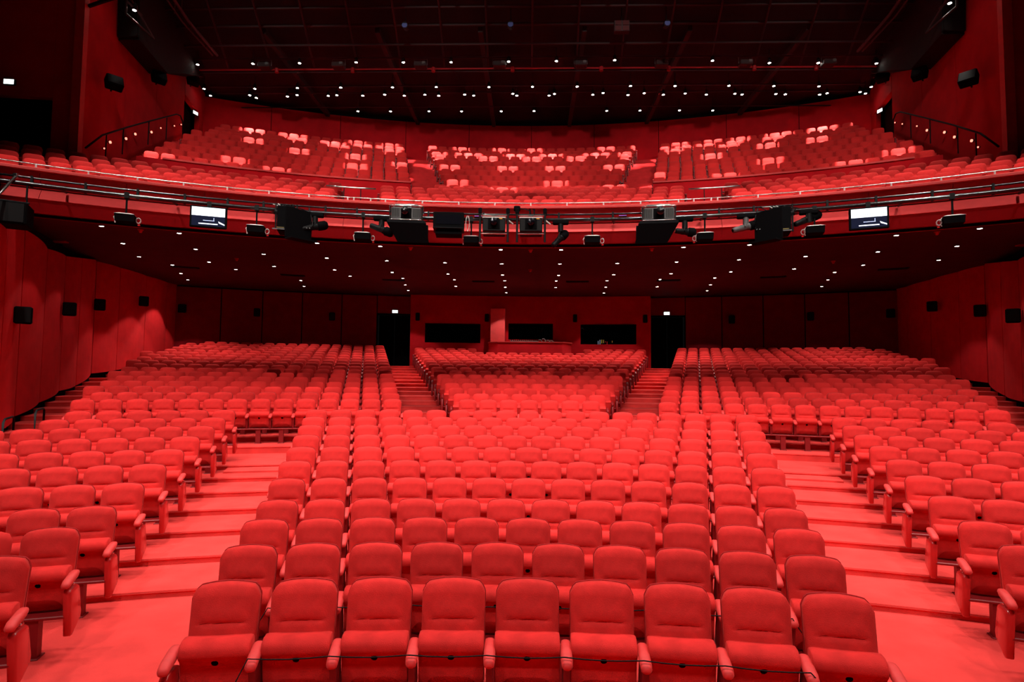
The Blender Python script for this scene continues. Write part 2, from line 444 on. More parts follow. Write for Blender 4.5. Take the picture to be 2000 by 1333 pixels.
# ------------------------------------------------------------------ stalls side walls: tall upholstered panels
WP = [(-9.1, 7.0, 5.9), (-10.75, 10.4, 5.95), (-12.35, 13.44, 6.02), (-13.27, 14.94, 6.33), (-14.08, 16.64, 6.19), (-14.90, 18.33, 6.31), (-15.6, 19.9, 6.56), (-16.55, 21.83, 6.88), (-16.72, 23.39, 6.92), (-17.13, 25.65, 6.95), (-17.56, 27.88, 7.0), (-17.86, 29.44, 7.05)]
def floorz(x, y):
    R = math.hypot(x, y - YC); z = 0
    for r, zz in zip(allR, allZ):
        if R > r - EDGE: z = zz
    return z
for side in (-1, 1):
    nm = 'wall_left' if side < 0 else 'wall_right'
    bulk = MB()
    for i in range(len(WP) - 1):
        (x0, y0, _), (x1, y1, _) = WP[i], WP[i + 1]
        A = Vector((x0 * -side, y0, 0)); B = Vector((x1 * -side, y1, 0))
        n = Vector((B.y - A.y, -(B.x - A.x), 0)).normalized()
        if n.x * side < 0: n = -n       # outward
        bulk.add([A + n * .35 + Vector((0, 0, -.4)), B + n * .35 + Vector((0, 0, -.4)), B + n * .35 + Vector((0, 0, 7.6)), A + n * .35 + Vector((0, 0, 7.6))], [(0, 1, 2, 3)])
    wall = tagd(bulk.build(nm, 'ceiling_black'), 'dark backing of the stalls side wall', kind='structure')
    for i in range(len(WP) - 1):
        (x0, y0, t0), (x1, y1, t1) = WP[i], WP[i + 1]
        A = Vector((x0 * -side, y0, 0)); B = Vector((x1 * -side, y1, 0))
        d = B - A; n = Vector((d.y, -d.x, 0)).normalized()
        if n.x * side < 0: n = -n
        m = MB(); front = []
        N = 8
        loops = []
        for j in range(N + 1):
            u = j / N; P = A + d * u
            bul = -.09 * math.sin(math.pi * u) ** .9 + .015 * u
            Q = P + n * (.05 + bul); zb = floorz(A.x, A.y) + (floorz(B.x, B.y) - floorz(A.x, A.y)) * u + .17; zt = t0 + (t1 - t0) * u
            Bk = P + n * .30
            loops.append([(Q.x, Q.y, zb), (Q.x, Q.y, zt), (Bk.x, Bk.y, zt), (Bk.x, Bk.y, zb)])
        p = m.loft(loops).build('panel', 'wall_fabric', wall)
    # dark skirting under the panels
    sk = MB()
    for i in range(len(WP) - 1):
        (x0, y0, _), (x1, y1, _) = WP[i], WP[i + 1]
        z0, z1 = floorz(x0, y0), floorz(x1, y1)
        ox = .12 * side
        sk.add([(x0 * -side + ox, y0, z0 - .5), (x1 * -side + ox, y1, z1 - .5), (x1 * -side + ox, y1, z1 + .3), (x0 * -side + ox, y0, z0 + .3)], [(0, 1, 2, 3)])
    tagd(sk.build('baseboard_left' if side < 0 else 'baseboard_right', 'black'), 'dark skirting at the foot of the side wall', kind='structure')

# ------------------------------------------------------------------ stalls rear wall with booth
RW = 41.5
back = empty('wall_back'); tagd(back, 'dark red rear wall of the stalls', kind='structure')
for side in (-1, 1):
    cuts = [11.62, 14.2, 17.0, 19.7, 22.4, 25.6]
    for a0, a1 in zip(cuts[:-1], cuts[1:]):
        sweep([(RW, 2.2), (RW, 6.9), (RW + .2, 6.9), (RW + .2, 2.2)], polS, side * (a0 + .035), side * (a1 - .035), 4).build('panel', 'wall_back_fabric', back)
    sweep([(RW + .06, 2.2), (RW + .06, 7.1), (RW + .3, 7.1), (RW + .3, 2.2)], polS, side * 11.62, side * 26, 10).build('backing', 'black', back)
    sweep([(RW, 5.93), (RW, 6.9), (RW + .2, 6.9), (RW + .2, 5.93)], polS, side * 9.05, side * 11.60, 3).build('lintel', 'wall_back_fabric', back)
    # double door in its dark recess
    d = empty('door_1' if side < 0 else 'door_2'); tagd(d, 'black double door in a dark recess at the back of the stalls', kind='structure')
    for a0, a1 in ((9.2, 10.33), (10.36, 11.5)):
        lf = sweep([(RW + .7, 2.9), (RW + .7, 5.9), (RW + .76, 5.9), (RW + .76, 2.9)], polS, side * a0, side * a1, 1).build('door_leaf', 'black', d)
        am = a1 - .12 if a0 < 10 else a0 + .12
        p = polS(RW + .66, side * am, 4.0)
        MB().tube([(p.x, p.y, 3.85), (p.x, p.y, 4.25)], .02, 6).build('door_handle', 'black_metal', lf)
    for a in (9.08, 11.6):
        sweep([(RW - .02, 2.6), (RW - .02, 5.95), (RW + .75, 5.95), (RW + .75, 2.6)], polS, side * a, side * (a + .03), 1).build('door_jamb', 'black', d)
    sweep([(RW, 5.92), (RW, 5.94), (RW + .8, 5.94), (RW + .8, 5.92)], polS, side * 9.05, side * 11.62, 2).build('door_head', 'black', d)
# control booth wall
booth = empty('wall_booth'); tagd(booth, 'red front wall of the control booth', kind='structure')
WB = 41.0
def bpanel(a0, a1, z0, z1, m='wall_upper', name='panel', R=WB):
    return sweep([(R, z0), (R, z1), (R + .15, z1), (R + .15, z0)], polS, a0, a1, max(2, int(abs(a1 - a0)))).build(name, m, booth)
wins = [(-8.0, -3.78, 4.33, 5.38), (-1.64, 1.77, 4.55, 5.43), (3.87, 8.04, 4.31, 5.39)]
bpanel(-9.08, 9.08, 5.43, 6.96); bpanel(-9.08, 9.08, 2.4, 4.31)
for a0, a1 in ((-9.08, -8.0), (-3.78, -1.64), (1.77, 3.87), (8.04, 9.08)): bpanel(a0, a1, 4.31, 5.43)
bpanel(-1.64, 1.77, 4.31, 4.55); bpanel(-8.0, -3.78, 5.38, 5.43)
for s in (-1, 1):
    sweep([(WB, 2.4), (WB, 6.96), (RW + .8, 6.96), (RW + .8, 2.4)], polS, s * 9.05, s * 9.10, 1).build('return_wall', 'wall_upper', booth)
for i, (a0, a1, z0, z1) in enumerate(wins):
    wn = empty('window_%d' % (i + 1)); tagd(wn, 'dark glazed window of the control booth', kind='structure')
    sweep([(WB + .14, z0), (WB + .14, z1), (WB + .16, z1), (WB + .16, z0)], polS, a0, a1, 4).build('window_pane', 'glass_dark', wn)
    for zz in (z0, z1): sweep([(WB - .02, zz - .025), (WB - .02, zz + .025), (WB + .12, zz + .025), (WB + .12, zz - .025)], polS, a0, a1, 4).build('window_frame', 'wall_upper' if zz == z0 else 'black', wn)
sweep([(43.4, 2.4), (43.4, 7.0), (43.6, 7.0), (43.6, 2.4)], polS, -9.1, 9.1, 12).build('booth_interior', 'black', booth)
sweep([(41.16, 4.0), (41.16, 4.1), (43.4, 4.1), (43.4, 4.0)], polS, -9.1, 9.1, 12).build('booth_floor', 'black', booth)
sweep([(41.16, 6.0), (41.16, 6.1), (43.4, 6.1), (43.4, 6.0)], polS, -9.1, 9.1, 12).build('booth_ceiling', 'black', booth)
# lit pilaster beside the middle window
pl = MB(); pl.box(-2.12, -1.34, 31.5, 32.2, 3.2, 6.2)
tagd(pl.build('trim_1', 'fascia'), 'red pilaster standing beside the middle booth window', kind='structure')
# sound desk counter
dk = empty('mixing_counter', (0, 30.0, 3.0))
tagd(dk, 'red fronted control counter with a long mixing desk in the back rows', 'counter')
c = MB(); poly = [(-2.12, 31.9), (-2.12, 30.2), (-1.6, 29.45), (1.64, 29.45), (2.14, 30.2), (2.14, 31.9)]
c.prism(poly, 2.6, 4.27, 'z'); o = c.build('counter_body', 'wall_upper', dk); o.location = (0, -30, -3)
c = MB(); poly2 = [(x * 1.02, y - (.05 if y < 31 else 0)) for x, y in poly]; c.prism(poly2, 4.27, 4.31, 'z'); o = c.build('counter_top', 'ledge', dk); o.location = (0, -30, -3)
mx = empty('mixing_desk', (0, 30.1, 4.31)); tagd(mx, 'long low grey mixing desk lying on the red control counter', 'mixing desk')
MB().prism([(-.25, 0), (.3, 0), (.3, .12), (-.25, .05)], -1.0, .45).build('console', 'grey_body', mx)
for i in range(14): MB().box(-.95 + i * .1, -.91 + i * .1, -.15, .2, .07, .13).build('fader_strip', 'black_metal', mx)
for i, (x, hgt) in enumerate(((.62, .14), (.8, .2), (1.02, .12), (1.2, .1))):
    e = empty('desk_lamp' if i == 1 else 'headset', (x, 30.05, 4.31)); tagd(e, ('small pale headset lying on the control counter beside the mixing desk' if i != 1 else 'small bent desk lamp on the control counter'), 'desk lamp' if i == 1 else 'headset', None if i == 1 else 'headsets on the control counter')
    MB().tube([(0, 0, 0), (0, 0, hgt * .6), (-.06, -.02, hgt), (-.16, -.05, hgt * .9)], .015, 6).build('arm', 'cable_white', e)
    MB().rbox(-.06, .06, -.05, .05, 0, .05, .012).build('base', 'grey_body', e)
# tell-tale lights of the equipment inside the right booth window
le = empty('equipment_rack', polS(42.0, 5.6, 4.35)); tagd(le, 'equipment rack with coloured level meters behind the booth window', 'rack')
MB().box(-.5, .5, 0, .3, -.5, .5).build('cabinet', 'black', le)
for i, (x, z, h, cl) in enumerate(((-.32, .1, .22, (.75, .75, 1)), (-.22, .14, .26, (.8, .8, .9)), (-.12, .18, .2, (.9, .65, .1)), (-.02, .18, .18, (.9, .5, .1)), (.08, .16, .05, (1, .05, .05)), (.17, .14, .06, (1, .05, .05)), (.17, .05, .06, (1, .05, .05)), (.45, .17, .1, (.7, .3, .05)))):
    mm = mat('meter_%d' % i, cl, emit=cl, estr=2.2)
    MB().box(x - .014, x + .014, -.32 - WB + 40.9, -.30 - WB + 40.9, z - h / 2, z + h / 2).build('level_meter', 'meter_%d' % i, le)

# ------------------------------------------------------------------ balcony: soffit, fascia, tiers
def soff(R): return 6.64 + .35 * (R - 25) / 16.5
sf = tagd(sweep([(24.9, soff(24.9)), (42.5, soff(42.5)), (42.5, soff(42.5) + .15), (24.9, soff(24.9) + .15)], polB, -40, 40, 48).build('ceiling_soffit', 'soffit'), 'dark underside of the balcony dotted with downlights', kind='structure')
fas = empty('wall_balcony_front'); tagd(fas, 'curved red balcony front', kind='structure')
NSEG = 18; A0, A1 = -38, 38
for i in range(NSEG):
    a0 = A0 + (A1 - A0) * i / NSEG; a1 = A0 + (A1 - A0) * (i + 1) / NSEG; g = .012
    sweep([(24.55, 7.51), (24.80, 7.17), (25.0, 7.17), (25.0, 7.51)], polB, a0 + g, a1 - g, 4).build('upper_panel', 'fascia_dark', fas)  # same red as the slope below; down-facing shade put into the colour
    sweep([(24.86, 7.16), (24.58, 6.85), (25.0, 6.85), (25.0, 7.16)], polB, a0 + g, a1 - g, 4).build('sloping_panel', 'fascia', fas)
    sweep([(24.62, 6.85), (24.86, 6.56), (25.0, 6.56), (25.0, 6.85)], polB, a0 + g * .3, a1 - g * .3, 4).build('lower_panel', 'fascia_dark', fas)  # undercut strip, its shade painted in as the darker red
sweep([(24.44, 7.52), (24.44, 7.575), (24.47, 7.60), (25.05, 7.60), (25.05, 7.52)], polB, A0, A1, 60).build('ledge', 'ledge', fas)
sweep([(24.98, 6.5), (24.98, 7.55), (25.1, 7.55), (25.1, 6.5)], polB, A0, A1, 60).build('backing', 'black', fas)
# balcony floor tiers
bfl = empty('floor_balcony'); tagd(bfl, 'stepped red balcony floor', kind='structure')
for k in range(15):
    r0 = (BR[k] - .72) if k else 24.9; r1 = BR[k + 1] - .70 if k < 14 else 41.3; z = BZ[k]
    half = 36 if k < 4 else (27.5 if k < 15 else 26)
    zb = max(soff(r0) + .02, z - .75)
    prof = [(r0, zb), (r0, z), (r1, z), (r1, zb)]
    sweep(prof, polB, -half, half, 36).build('tier', 'carpet_balcony', bfl)
# stairs of the balcony: intermediate steps in the aisles
for k in range(4, 14):
    n = 13 + max(0, k - 6) if k >= 6 else 13
    for s in (-1, 1):
        ain = (n / 2 + .1) * SP; aout = 5.28 + .255 * (k - 6) - .30 if k >= 6 else 4.95 + .2 * (k - 4)
        a0, a1 = math.degrees(ain / BR[k]), math.degrees(aout / BR[k])
        z0, z1 = BZ[k], BZ[k + 1]; nst = 3 if k >= 6 else 2; rr1 = BR[k + 1] - .72; dep = .27
        for j in range(1, nst):
            zz = z0 + (z1 - z0) * j / nst
            sweep([(rr1 - dep * (nst - j), z0), (rr1 - dep * (nst - j), zz), (rr1 + .01, zz), (rr1 + .01, z0)], polB, s * a0, s * a1, 2).build('step', 'carpet_balcony', bfl)
        # steps of the outer aisles along the side walls
    for s in (-1, 1):
        if k < 6: continue
        z0, z1 = BZ[k], BZ[k + 1]; rr1 = BR[k + 1] - .72
        a_o = 26.9 - (k - 6) * .33
        for j in (1, 2):
            zz = z0 + (z1 - z0) * j / 3
            sweep([(rr1 - .27 * (3 - j), z0), (rr1 - .27 * (3 - j), zz), (rr1 + .01, zz), (rr1 + .01, z0)], polB, s * a_o, s * (a_o + 1.6), 2).build('step', 'carpet_balcony', bfl)
# parapets before the upper side blocks
for s in (-1, 1):
    p = sweep([(30.95, 8.0), (30.95, 10.30), (31.05, 10.33), (31.1, 8.0)], polB, s * 9.0, s * 27.0, 18).build('parapet', 'wall_upper', bfl)
    sweep([(30.90, 10.30), (30.90, 10.36), (31.12, 10.36), (31.12, 10.30)], polB, s * 9.0, s * 25.5, 18).build('parapet_cap', 'ledge', p)
    # vomitory cheeks beside the gap in the front rows
    for a in (13.35, 10.75):
        sweep([(26.0, 7.0), (26.0, 7.9), (29.5, 8.9), (29.5, 7.0)], polB, s * a, s * (a + .12), 1).build('cheek_wall', 'wall_upper', bfl)
# balcony back wall and side walls
bw = empty('wall_balcony_back'); tagd(bw, 'dark red rear wall of the balcony', kind='structure')
cuts = frange(-25.4, 25.4, 10)
for a0, a1 in zip(cuts[:-1], cuts[1:]):
    sweep([(41.2, 13.0), (41.2, 17.24), (41.4, 17.24), (41.4, 13.0)], polB, a0 + .02, a1 - .02, 4).build('panel', 'wall_upper', bw)
sweep([(41.26, 12.0), (41.26, 17.4), (41.5, 17.4), (41.5, 12.0)], polB, -26, 26, 20).build('backing', 'black', bw)
for s in (-1, 1):
    sw = empty('wall_left_upper' if s < 0 else 'wall_right_upper'); tagd(sw, 'tall dark red side wall at balcony level', kind='structure')
    pts = [(14.5, 18.05), (15.2, 20.95), (15.9, 23.8), (16.66, 27.0)]
    for (x0, y0), (x1, y1) in zip(pts[:-1], pts[1:]):
        d = Vector((x1 - x0, y1 - y0)); dn = d.normalized() * .015
        m = MB(); q = [(s * (x0 + dn.x), y0 + dn.y), (s * (x1 - dn.x), y1 - dn.y), (s * (x1 - dn.x + .25), y1 - dn.y), (s * (x0 + dn.x + .25), y0 + dn.y)]
        m.prism(q, 7.2, 17.4, 'z'); m.build('panel', 'wall_upper', sw)
    m = MB(); m.prism([(s * 16.66, 27.02), (s * 17.35, 29.9), (s * 17.6, 29.9), (s * 16.91, 27.02)], 15.95, 17.4, 'z'); m.build('panel', 'wall_upper', sw)
    m = MB(); m.prism([(s * 17.2, 29.2), (s * 17.42, 30.1), (s * 17.67, 30.1), (s * 17.45, 29.2)], 12.0, 15.95, 'z'); m.build('panel', 'wall_upper', sw)
    d = empty('door_3' if s < 0 else 'door_4'); tagd(d, 'dark doorway at the top of the balcony side stair', kind='structure')
    m = MB(); m.prism([(s * 17.1, 27.02), (s * 17.65, 29.2), (s * 17.7, 29.2), (s * 17.15, 27.02)], 13.2, 15.95, 'z'); m.build('door_leaf', 'black', d)
    # pale corner post and the front-facing wall with the big dark doorway
    m = MB(); m.box(s * 14.42 if s > 0 else -14.72, s * 14.72 if s > 0 else -14.42, 17.86, 18.05, 7.2, 17.4); m.build('corner_post', 'fascia', sw)
    m = MB(); m.prism([(s * 14.74, 17.95), (s * 15.33, 17.88), (s * 15.35, 18.1), (s * 14.76, 18.15)], 6.7, 17.4, 'z'); m.build('front_panel', 'wall_upper', sw)
    m = MB(); m.prism([(s * 15.35, 17.88), (s * 19.5, 17.3), (s * 19.5, 17.55), (s * 15.37, 18.1)], 11.36, 17.4, 'z'); m.build('front_panel', 'wall_upper', sw)
    d = empty('door_5' if s < 0 else 'door_6'); tagd(d, 'wide black doorway behind the outer balcony seats', kind='structure')
    m = MB(); m.prism([(s * 15.30, 18.5), (s * 19.5, 17.9), (s * 19.5, 18.0), (s * 15.32, 18.6)], 6.7, 11.4, 'z'); m.build('door_leaf', 'black', d)
    m = MB(); m.box(min(s * 15.1, s * 20), max(s * 15.1, s * 20), 18.7, 18.9, 7.2, 17.4); m.build('backing', 'black', sw)

# ------------------------------------------------------------------ ceiling
ce = tagd(MB().box(-24, 24, -2, 36, 17.55, 17.75).build('ceiling', 'ceiling_black'), 'black ceiling void above the balcony', kind='structure')
grid = empty('ceiling_grid', (0, 26, 16.9)); tagd(grid, 'black steel lighting grid hanging under the ceiling above the balcony', 'lighting grid')
def gpart(name, m, mb):
    o = mb.build(name, m, grid); o.location = (0, -26, -16.9); return o
for y, z, r, m in ((23.6, 17.2, .06, 'beam_black'), (24.6, 16.94, .05, 'beam_black'), (25.8, 17.0, .04, 'beam_black'), (26.62, 16.94, .045, 'fascia_dark'), (26.75, 16.86, .03, 'beam_black'), (28.3, 16.96, .04, 'beam_black'), (29.0, 16.96, .035, 'beam_black'), (30.6, 16.96, .03, 'beam_black'), (22.4, 17.2, .05, 'beam_black'), (21.2, 17.2, .06, 'beam_black')):
    gpart('cross_tube', m, MB().tube([(-16.2, y, z), (16.2, y, z)], r, 6))
for x in range(-7, 8):
    xx = x * 2.05
    gpart('long_tube', 'beam_black', MB().tube([(xx * .86, 20.5, 17.25), (xx * 1.0, 26.6, 17.0)], .045, 6))
for x in (-11.5, -6.6, -2.2, 2.2, 6.6, 11.5):
    gpart('long_beam', 'beam_black', MB().box(-.1, .1, 24.0, 33.5, 17.1, 17.35, Matrix.Translation((x, 0, 0))))
for x in (-12.0, -8.4, -4.6, -.9, 3.2, 6.3, 10.2, 13.0):
    p = MB().tube([(x, 26.5, 16.72), (x, 26.5, 16.92)], .09, 8); gpart('tube_clamp', 'fascia_dark', p)
for s in (-1, 1):
    for dx in (0, .35):
        t = empty('cable_tray' if dx == 0 else 'cable_tube', (s * 14.0, 22, 17.0)); tagd(t, 'pale metal %s running under the ceiling beside the grid' % ('cable tray' if dx == 0 else 'conduit tube'), 'cable tray' if dx == 0 else 'conduit', 'metal runs beside the ceiling grid')
        o = MB().tube([(s * (13.4 + dx * .8), 18.6, 17.1), (s * (14.05 + dx * .8), 22.8, 16.95), (s * (14.2 + dx * .6), 25.3, 16.9)], .035 if dx else .06, 6).build('run', 'grey_body', t); o.location = (-s * 14.0, -22, -17.0)
        for y in (19.2, 20.6, 22.2):
            o = MB().tube([(s * (13.5 + dx * .8 + (y - 19) * .15), y, 16.9), (s * (13.5 + dx * .8 + (y - 19) * .15), y, 17.5)], .02, 5).build('hanger', 'grey_body', t); o.location = (-s * 14.0, -22, -17.0)
    # service gallery hung on the side wall
    g = empty('side_gallery', (s * 14.6, 23.5, 15.0)); tagd(g, 'black service gallery hung high on the %s side wall' % ('stage-left' if s < 0 else 'stage-right'), 'gallery')
    def gal(x0, x1, yz):
        m_ = MB(); m_.loft([[(s * (14.5 + (y - 18.05) * .242 + dx), y, z) for y, z in yz] for dx in (x0, x1)]); return m_
    for nm_, x0, x1, yz in (('gallery_floor', -.75, -.02, [(20.2, 14.62), (22.9, 14.80), (22.9, 14.95), (20.2, 14.77)]), ('gallery_screen', -.80, -.75, [(20.2, 14.62), (22.9, 14.80), (24.6, 15.7), (27.3, 16.95), (27.3, 17.5), (19.9, 17.5)]), ('gallery_end', -.75, -.02, [(20.1, 14.7), (20.2, 14.7), (20.0, 17.5), (19.9, 17.5)]), ('gallery_slope', -.75, -.02, [(22.9, 14.80), (24.6, 15.7), (27.3, 16.95), (27.3, 17.1), (24.6, 15.9), (22.9, 14.95)])):
        o = gal(x0, x1, yz).build(nm_, 'ceiling_black', g); o.location = (-s * 14.6, -23.5, -15.0)
    for (y0, z0, y1, z1) in ((19.0, 14.85, 20.5, 14.85), (19.0, 15.6, 20.5, 14.85), (19.0, 14.85, 19.0, 15.9), (19.0, 15.3, 19.8, 15.3)):
        o = MB().tube([(s * 13.9, y0, z0), (s * 13.9, y1, z1)], .04, 6).build('truss_bar', 'beam_black', g); o.location = (-s * 14.6, -23.5, -15.0)
    o = MB().tube([(s * 12.4, 16.6, 13.85), (s * 15.2, 18.6, 14.75)], .06, 6).build('boom_arm', 'ceiling_black', g); o.location = (-s * 14.6, -23.5, -15.0)
# projectors and other units in the grid
for i, x in enumerate((-12.28, -8.86, -5.08, -1.48, 2.2, 5.84, 9.57, 13.25)):
    e = empty('grid_floodlight', (x, 25.9, 16.72)); tagd(e, 'small dark floodlight box hanging in the ceiling grid', 'floodlight', 'floodlight boxes in the ceiling grid')
    MB().rbox(-.28, .28, -.2, .2, -.12, .1, .03).build('housing', 'beam_black', e)
    MB().rbox(.08, .24, -.24, -.18, -.05, .08, .02).build('glass', 'grey_body', e)
    MB().tube([(-.3, 0, 0), (-.3, 0, .28), (.3, 0, .28), (.3, 0, 0)], .02, 5).build('yoke', 'grey_body', e)
e = empty('grid_lamp_unit', (3.61, 23.0, 16.74)); tagd(e, 'square lamp unit of four dark red cells high in the grid', 'lamp unit')
MB().box(-.3, .3, 0, .25, -.22, .22).build('housing', 'beam_black', e); MB().tube([(0, .12, .2), (0, .12, .85)], .025, 5).build('hanger', 'black_metal', e)
for x in (-.15, .15):
    for z in (-.11, .11): MB().box(x - .12, x + .12, -.03, 0, z - .09, z + .09).build('cell', 'shell_dim', e)  # cells in a plain dark red
mat('lens_blue', (.05, .06, .14), .3, .5, emit=(.1, .13, .4), estr=.12)
for x in (-5.17, -.88, 5.39):
    e = empty('grid_lens_lamp', (x, 22.85, 16.74)); tagd(e, 'round lamp with a faint blue lens up in the dark grid', 'lamp', 'blue lens lamps in the ceiling grid')
    MB().tube([(0, .2, .05), (0, .2, .85)], .02, 5).build('hanger', 'black_metal', e); MB().tube([(0, 0, 0), (0, .35, .1)], .13, 10).build('can', 'black_metal', e); MB().tube([(0, -.02, 0), (0, .0, 0)], .11, 10).build('lens', 'lens_blue', e)

# ------------------------------------------------------------------ downlights
ring_me = MB().loft([[(r * math.cos(t), r * math.sin(t), z) for t in [2 * math.pi * i / 12 for i in range(12)]] for r, z in ((.070, .0), (.085, -.012), (.070, -.02), (.056, -.004))], cap=False).mesh('trim_ring', 'black_metal', True)
disc_me = MB().tube([(0, 0, -.006), (0, 0, -.012)], .058, 12).mesh('lamp_disc', 'lamp_glow')
can_me = MB().tube([(0, 0, -.02), (0, 0, .16), (0, 0, .22)], [.085, .085, .05], 10).mesh('lamp_can', 'black_metal', True)
disc2_me = MB().tube([(0, 0, -.03), (0, 0, -.036)], .062, 12).mesh('lamp_disc', 'lamp_glow')
SOF = [(-11.92, 15.76), (-13.02, 18.18), (-14.13, 20.59), (-13.99, 22.35), (-15.01, 24.6), (-15.9, 26.61), (-10.21, 16.56), (-11.13, 19.0), (-12.09, 21.55), (-11.94, 23.28), (-9.19, 19.77), (-9.98, 22.39), (-11.13, 28.4), (-10.48, 26.33), (-6.61, 17.8), (-7.21, 20.4), (-7.83, 23.09), (-7.73, 24.78), (-4.74, 18.2), (-5.18, 20.85), (-5.63, 23.6), (-5.56, 25.3), (-5.92, 27.5), (-6.23, 29.65), (-3.12, 21.18), (-3.39, 23.91), (-3.34, 25.6), (-3.56, 27.83), (-.96, 18.64), (-1.05, 21.35), (-1.15, 24.1), (-1.13, 25.8), (-1.2, 28.05), (-1.24, 30.28)]
SOFR = [(.98, 18.63), (1.08, 21.33), (1.17, 24.13), (1.15, 25.8), (1.23, 28.07), (3.14, 21.16), (3.41, 23.91), (3.36, 25.64), (3.59, 27.84), (3.8, 30.15), (4.75, 18.2), (5.2, 20.86), (5.66, 23.6), (5.58, 25.24), (5.97, 27.64), (6.64, 17.83), (7.24, 20.42), (7.87, 23.11), (7.76, 24.77), (8.24, 26.91), (8.76, 29.15), (9.22, 19.78), (10.01, 22.41), (11.97, 23.28), (12.76, 25.38), (13.57, 27.57), (12.12, 21.57), (11.16, 19.02), (10.25, 16.58), (11.94, 15.78), (13.03, 18.15), (14.16, 20.61), (13.98, 22.29)]
for x, y in SOF + SOFR:
    R = math.hypot(x, y - YB); z = soff(R) - .002
    e = empty('soffit_downlight', (x, y, z)); tagd(e, 'round white downlight set in the dark underside of the balcony', 'downlight', 'downlights under the balcony')
    meshobj('trim_ring', ring_me, e); meshobj('lamp_disc', disc_me, e)
    RS = math.hypot(x, y - YC)
    P = (330 if abs(x) < 14.3 else 420) if RS > 33.3 else 50 if RS > 32.2 else (110 if abs(x) > 11.5 else 3)
    l = spot('downlight_beam', (x, y, z - .03), (x, y, 0), P, 92, .2, .05); 
CEIL = [(-15.44, 25.9), (-12.83, 25.86), (-10.65, 25.83), (-8.02, 25.79), (-5.86, 25.82), (-3.68, 25.83), (-1.06, 25.8), (1.1, 25.78), (3.71, 25.74), (8.09, 25.82), (10.7, 26.05), (12.88, 26.07), (15.49, 26.14), (-16.43, 28.2), (-13.85, 28.21), (-11.68, 28.16), (-9.49, 28.13), (-6.9, 28.13), (-4.72, 28.12), (-2.12, 28.15), (0.03, 28.14), (2.22, 28.14), (4.82, 28.11), (6.99, 28.13), (9.59, 28.12), (11.77, 28.18), (13.96, 28.23), (16.5, 28.3), (-16.5, 28.92), (-14.44, 28.89), (-14.23, 29.18), (-12.55, 29.04), (-11.99, 28.89), (-10.41, 28.99), (-9.95, 28.93), (-8.63, 28.99), (-7.48, 28.89), (-6.5, 29.01), (-5.43, 28.91), (-4.74, 29.03), (-3.4, 28.91), (-2.95, 29.02), (-0.96, 28.86), (-0.76, 29.05), (0.88, 29.05), (1.14, 28.88), (3.08, 28.99), (3.57, 28.81), (4.85, 29.03), (5.63, 28.85), (6.62, 29.02), (7.68, 28.89), (8.77, 29.03), (10.16, 28.95), (10.55, 29.03), (12.2, 28.99), (12.69, 29.03), (14.4, 29.08), (14.7, 28.94), (16.25, 28.82), (16.6, 28.98), (-9.4, 30.76), (-7.63, 30.78), (-5.54, 30.79), (-3.78, 30.81), (-1.64, 30.82), (0.13, 30.8), (4.02, 30.8), (5.78, 30.79), (7.87, 30.78), (9.64, 30.81), (-13.89, 19.4), (13.96, 19.4)]
def bfloor(x, y):
    R = math.hypot(x, y - YB); z = BZ[0]
    for r, zz in zip(BR, BZ):
        if R > r - .72: z = zz
    return z
for x, y in CEIL:
    z = 16.84 if y > 20 else 15.25
    e = empty('ceiling_spotlight', (x, y, z)); tagd(e, 'small bright spotlight shining down from the black ceiling grid', 'spotlight', 'spotlights in the ceiling grid')
    meshobj('lamp_can', can_me, e); meshobj('lamp_disc', disc2_me, e)
    MB().tube([(0, 0, .2), (0, 0, .62)], .015, 5).build('hanger', 'black_metal', e)
    if y < 20: spot('spot_beam', (x, y, z - .05), (x * .9, y + 1.5, 8), 260, 60, .6, .05); continue
    Rl = math.hypot(x, y - YB); row = next((k for k in range(15) if BR[k] > Rl + .75), 14)
    t_ = Vector((x, y - YB, 0)).normalized() * (BR[row] - .06) + Vector((0, YB, BZ[row] + .93)); dd = (t_ - Vector((x, y, z))).length
    spot('spot_beam', (x, y, z - .05), t_, 420 * dd * dd, min(34, math.degrees(2 * math.atan(.52 / dd))), .35, .03)
# lamps over the front balcony rows, hung in the grid above the frame
for x in (-11.5, -8.2, -4.9, -1.6, 1.6, 4.9, 8.2, 11.5):
    for y in (18.2, 21.4):
        e = empty('ceiling_spotlight', (x, y - abs(x) * .12, 17.1)); tagd(e, 'spotlight of the ceiling grid over the front rows of the balcony', 'spotlight', 'spotlights over the front balcony rows')
        meshobj('lamp_can', can_me, e); meshobj('lamp_disc', disc2_me, e)
        spot('spot_beam', (x, y - abs(x) * .12, 17.05), (x * 1.02, y - abs(x) * .12 + .8, 7), 2000, 34, .8, .06)
